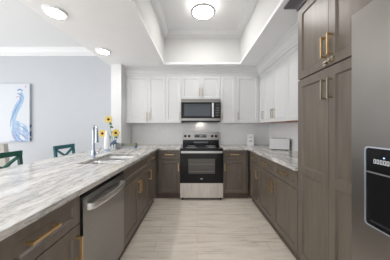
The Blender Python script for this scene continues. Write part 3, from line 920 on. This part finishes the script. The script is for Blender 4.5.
VX, VY = -1.405, 2.93
t = thing('glass_vase', 'clear glass vase holding three sunflowers', 'vase', (VX, VY, .914))
bm = bmesh.new()
lathe(bm, [(.0, 0), (.042, 0), (.046, .01), (.050, .12), (.046, .20), (.052, .235), (.049, .235), (.043, .20), (.046, .12), (.042, .016), (.0, .014)], 32)
smooth_by_angle(obj('vase_body', bm, M_GLASS, t))
bm = bmesh.new()
for sx in (-1, 1):
    tube(bm, [(.0, -.055, .10), (.03 * sx, -.067, .10 + .034 * sx), (.064 * sx, -.064, .10 + .052 * sx), (.055 * sx, -.062, .10 + .022 * sx), (.0, -.057, .090)], [.006, .016, .020, .016, .006], 10)
lathe(bm, [(.0495, .088), (.0535, .092), (.0535, .108), (.0495, .112)], 24)
obj('ribbon', bm, M_SLATE, t, smooth=True)['label'] = 'slate blue ribbon bow around the vase'

def sunflower(head, face, label, R=.067):
    hx, hy, hz_ = head
    t = thing('sunflower', label, 'flower', (VX, VY, .914 + .02), 0, 'sunflowers in the glass vase')
    hp = Vector((hx - VX, hy - VY, hz_ - .934))
    f = Vector(face).normalized()
    back = hp - f * .012
    bm = bmesh.new()
    mid = Vector((hp.x * .25, hp.y * .25, .20))
    pts = []
    p0, p1, p2 = Vector((hp.x * -.05, hp.y * -.05, 0)), mid, back
    for i in range(13):
        u = i / 12; pts.append((1 - u) ** 2 * p0 + 2 * u * (1 - u) * p1 + u * u * p2)
    tube(bm, pts, .0035, 8); obj('stem', bm, M_LEAF, t, smooth=True)
    Mq = Matrix.Translation(hp) @ f.to_track_quat('Z', 'Y').to_matrix().to_4x4()
    bm = bmesh.new()
    for ring, (n, rl, tilt) in enumerate(((15, 1.0, .006), (13, .84, .012))):
        for i in range(n):
            a = 2 * PI * (i + .5 * ring) / n + random.uniform(-.08, .08)
            L_ = R * rl * random.uniform(.9, 1.08); w = R * .21
            c, s = math.cos(a), math.sin(a)
            def P(r, q, z): return bm.verts.new(Mq @ Vector((c * r - s * q, s * r + c * q, z)))
            prof = [(.22, .45, 0), (.55, 1.15, tilt * .8), (.8, .8, tilt), (1.0, .05, tilt * .6)]
            rows = [[P(L_ * u, -w * k_, z), P(L_ * u, 0, z - .002), P(L_ * u, w * k_, z)] for u, k_, z in prof]
            lo = [[bm.verts.new(v.co - f * .0012) for v in r] for r in rows]
            for a_, b_ in zip(rows, rows[1:]):
                for j in range(2): bm.faces.new((a_[j], a_[j + 1], b_[j + 1], b_[j]))
            for a_, b_ in zip(lo, lo[1:]):
                for j in range(2): bm.faces.new((b_[j], b_[j + 1], a_[j + 1], a_[j]))
    obj('petals', bm, M_PETAL, t)
    bm = bmesh.new(); lathe(bm, [(.0, -.012), (R * .22, -.008), (R * .33, .0), (R * .31, .006), (R * .2, .010), (.0, .010)], 20, Mq); obj('flower_centre', bm, M_SEEDS, t, smooth=True)
    # leaves
    for i, (u, sgn) in enumerate(((.66, 1), (.80, 1), (.92, 1))):
        b0 = pts[int(u * 12)]
        dirv = Vector((sgn * .8, -.3, (.2, .5, -.3)[i])).normalized()
        side = dirv.cross(Vector((0, 1, .3))).normalized()
        bm = bmesh.new(); rows = []
        for u2, w2 in ((0, .06), (.25, .8), (.5, 1), (.75, .65), (1, .03)):
            c_ = b0 + dirv * .07 * u2 - Vector((0, 0, .02)) * u2 * u2
            rows.append([bm.verts.new(c_ - side * .028 * w2), bm.verts.new(c_ + Vector((0, .004, 0))), bm.verts.new(c_ + side * .024 * w2)])
        for a_, b_ in zip(rows, rows[1:]):
            for j in range(2): bm.faces.new((a_[j], a_[j + 1], b_[j + 1], b_[j]))
        obj('leaf', bm, M_LEAF, t)
    return t
sunflower((-1.485, 2.92, 1.415), (.25, -.9, .2), 'topmost sunflower standing above the other two')
sunflower((-1.565, 2.88, 1.180), (.0, -1, .05), 'left sunflower leaning out over the white bottle')
sunflower((-1.345, 2.88, 1.190), (.35, -.9, .15), 'right sunflower leaning toward the kitchen window cabinets'.replace('window ', 'wall '))

# caddy with cloths by the wall end
t = thing('dish_caddy', 'low grey dish caddy on the counter beside the vase', 'caddy', (-1.250, 3.075, .914), math.radians(2))
bm = bmesh.new()
box(bm, -.165, -.155, -.065, .065, 0, .095); box(bm, -.155, -.060, -.065, -.057, 0, .090); box(bm, -.155, .165, -.065, .065, 0, .012); box(bm, -.070, .165, -.065, -.059, .012, .040)
box(bm, .157, .165, -.059, .065, .012, .045); box(bm, -.155, .157, .059, .065, .012, .075); box(bm, -.078, -.070, -.057, .059, .012, .090)
obj('tray', bm, M_TRAYG, t)
bx('side_slot', (-.1655, -.1650, -.05, .05, .02, .08), M_BLACKM, t)
bm = bmesh.new(); box(bm, -.062, .150, -.052, .050, .0, .034); bevel_all(bm, .010, 3)
tag(obj('folded_cloth', bm, M_BLUE, loc=(-1.222, 3.075, .9265), rot=(0, 0, math.radians(2))), 'folded blue cloth lying in the grey caddy', 'cloth')
bm = bmesh.new(); box(bm, -.055, .150, -.045, .048, .0, .022); bevel_all(bm, .009, 3)
for i in range(3): tube(bm, [(.09 + .02 * i, -.03, .018), (.115 + .02 * i, .0, .042), (.135 + .012 * i, .03, .018)], .005, 8)
tag(obj('folded_cloth', bm, M_OLIVE, loc=(-1.222, 3.075, .961), rot=(0, 0, math.radians(2))), 'crumpled olive cloth on top of the blue cloth', 'cloth')
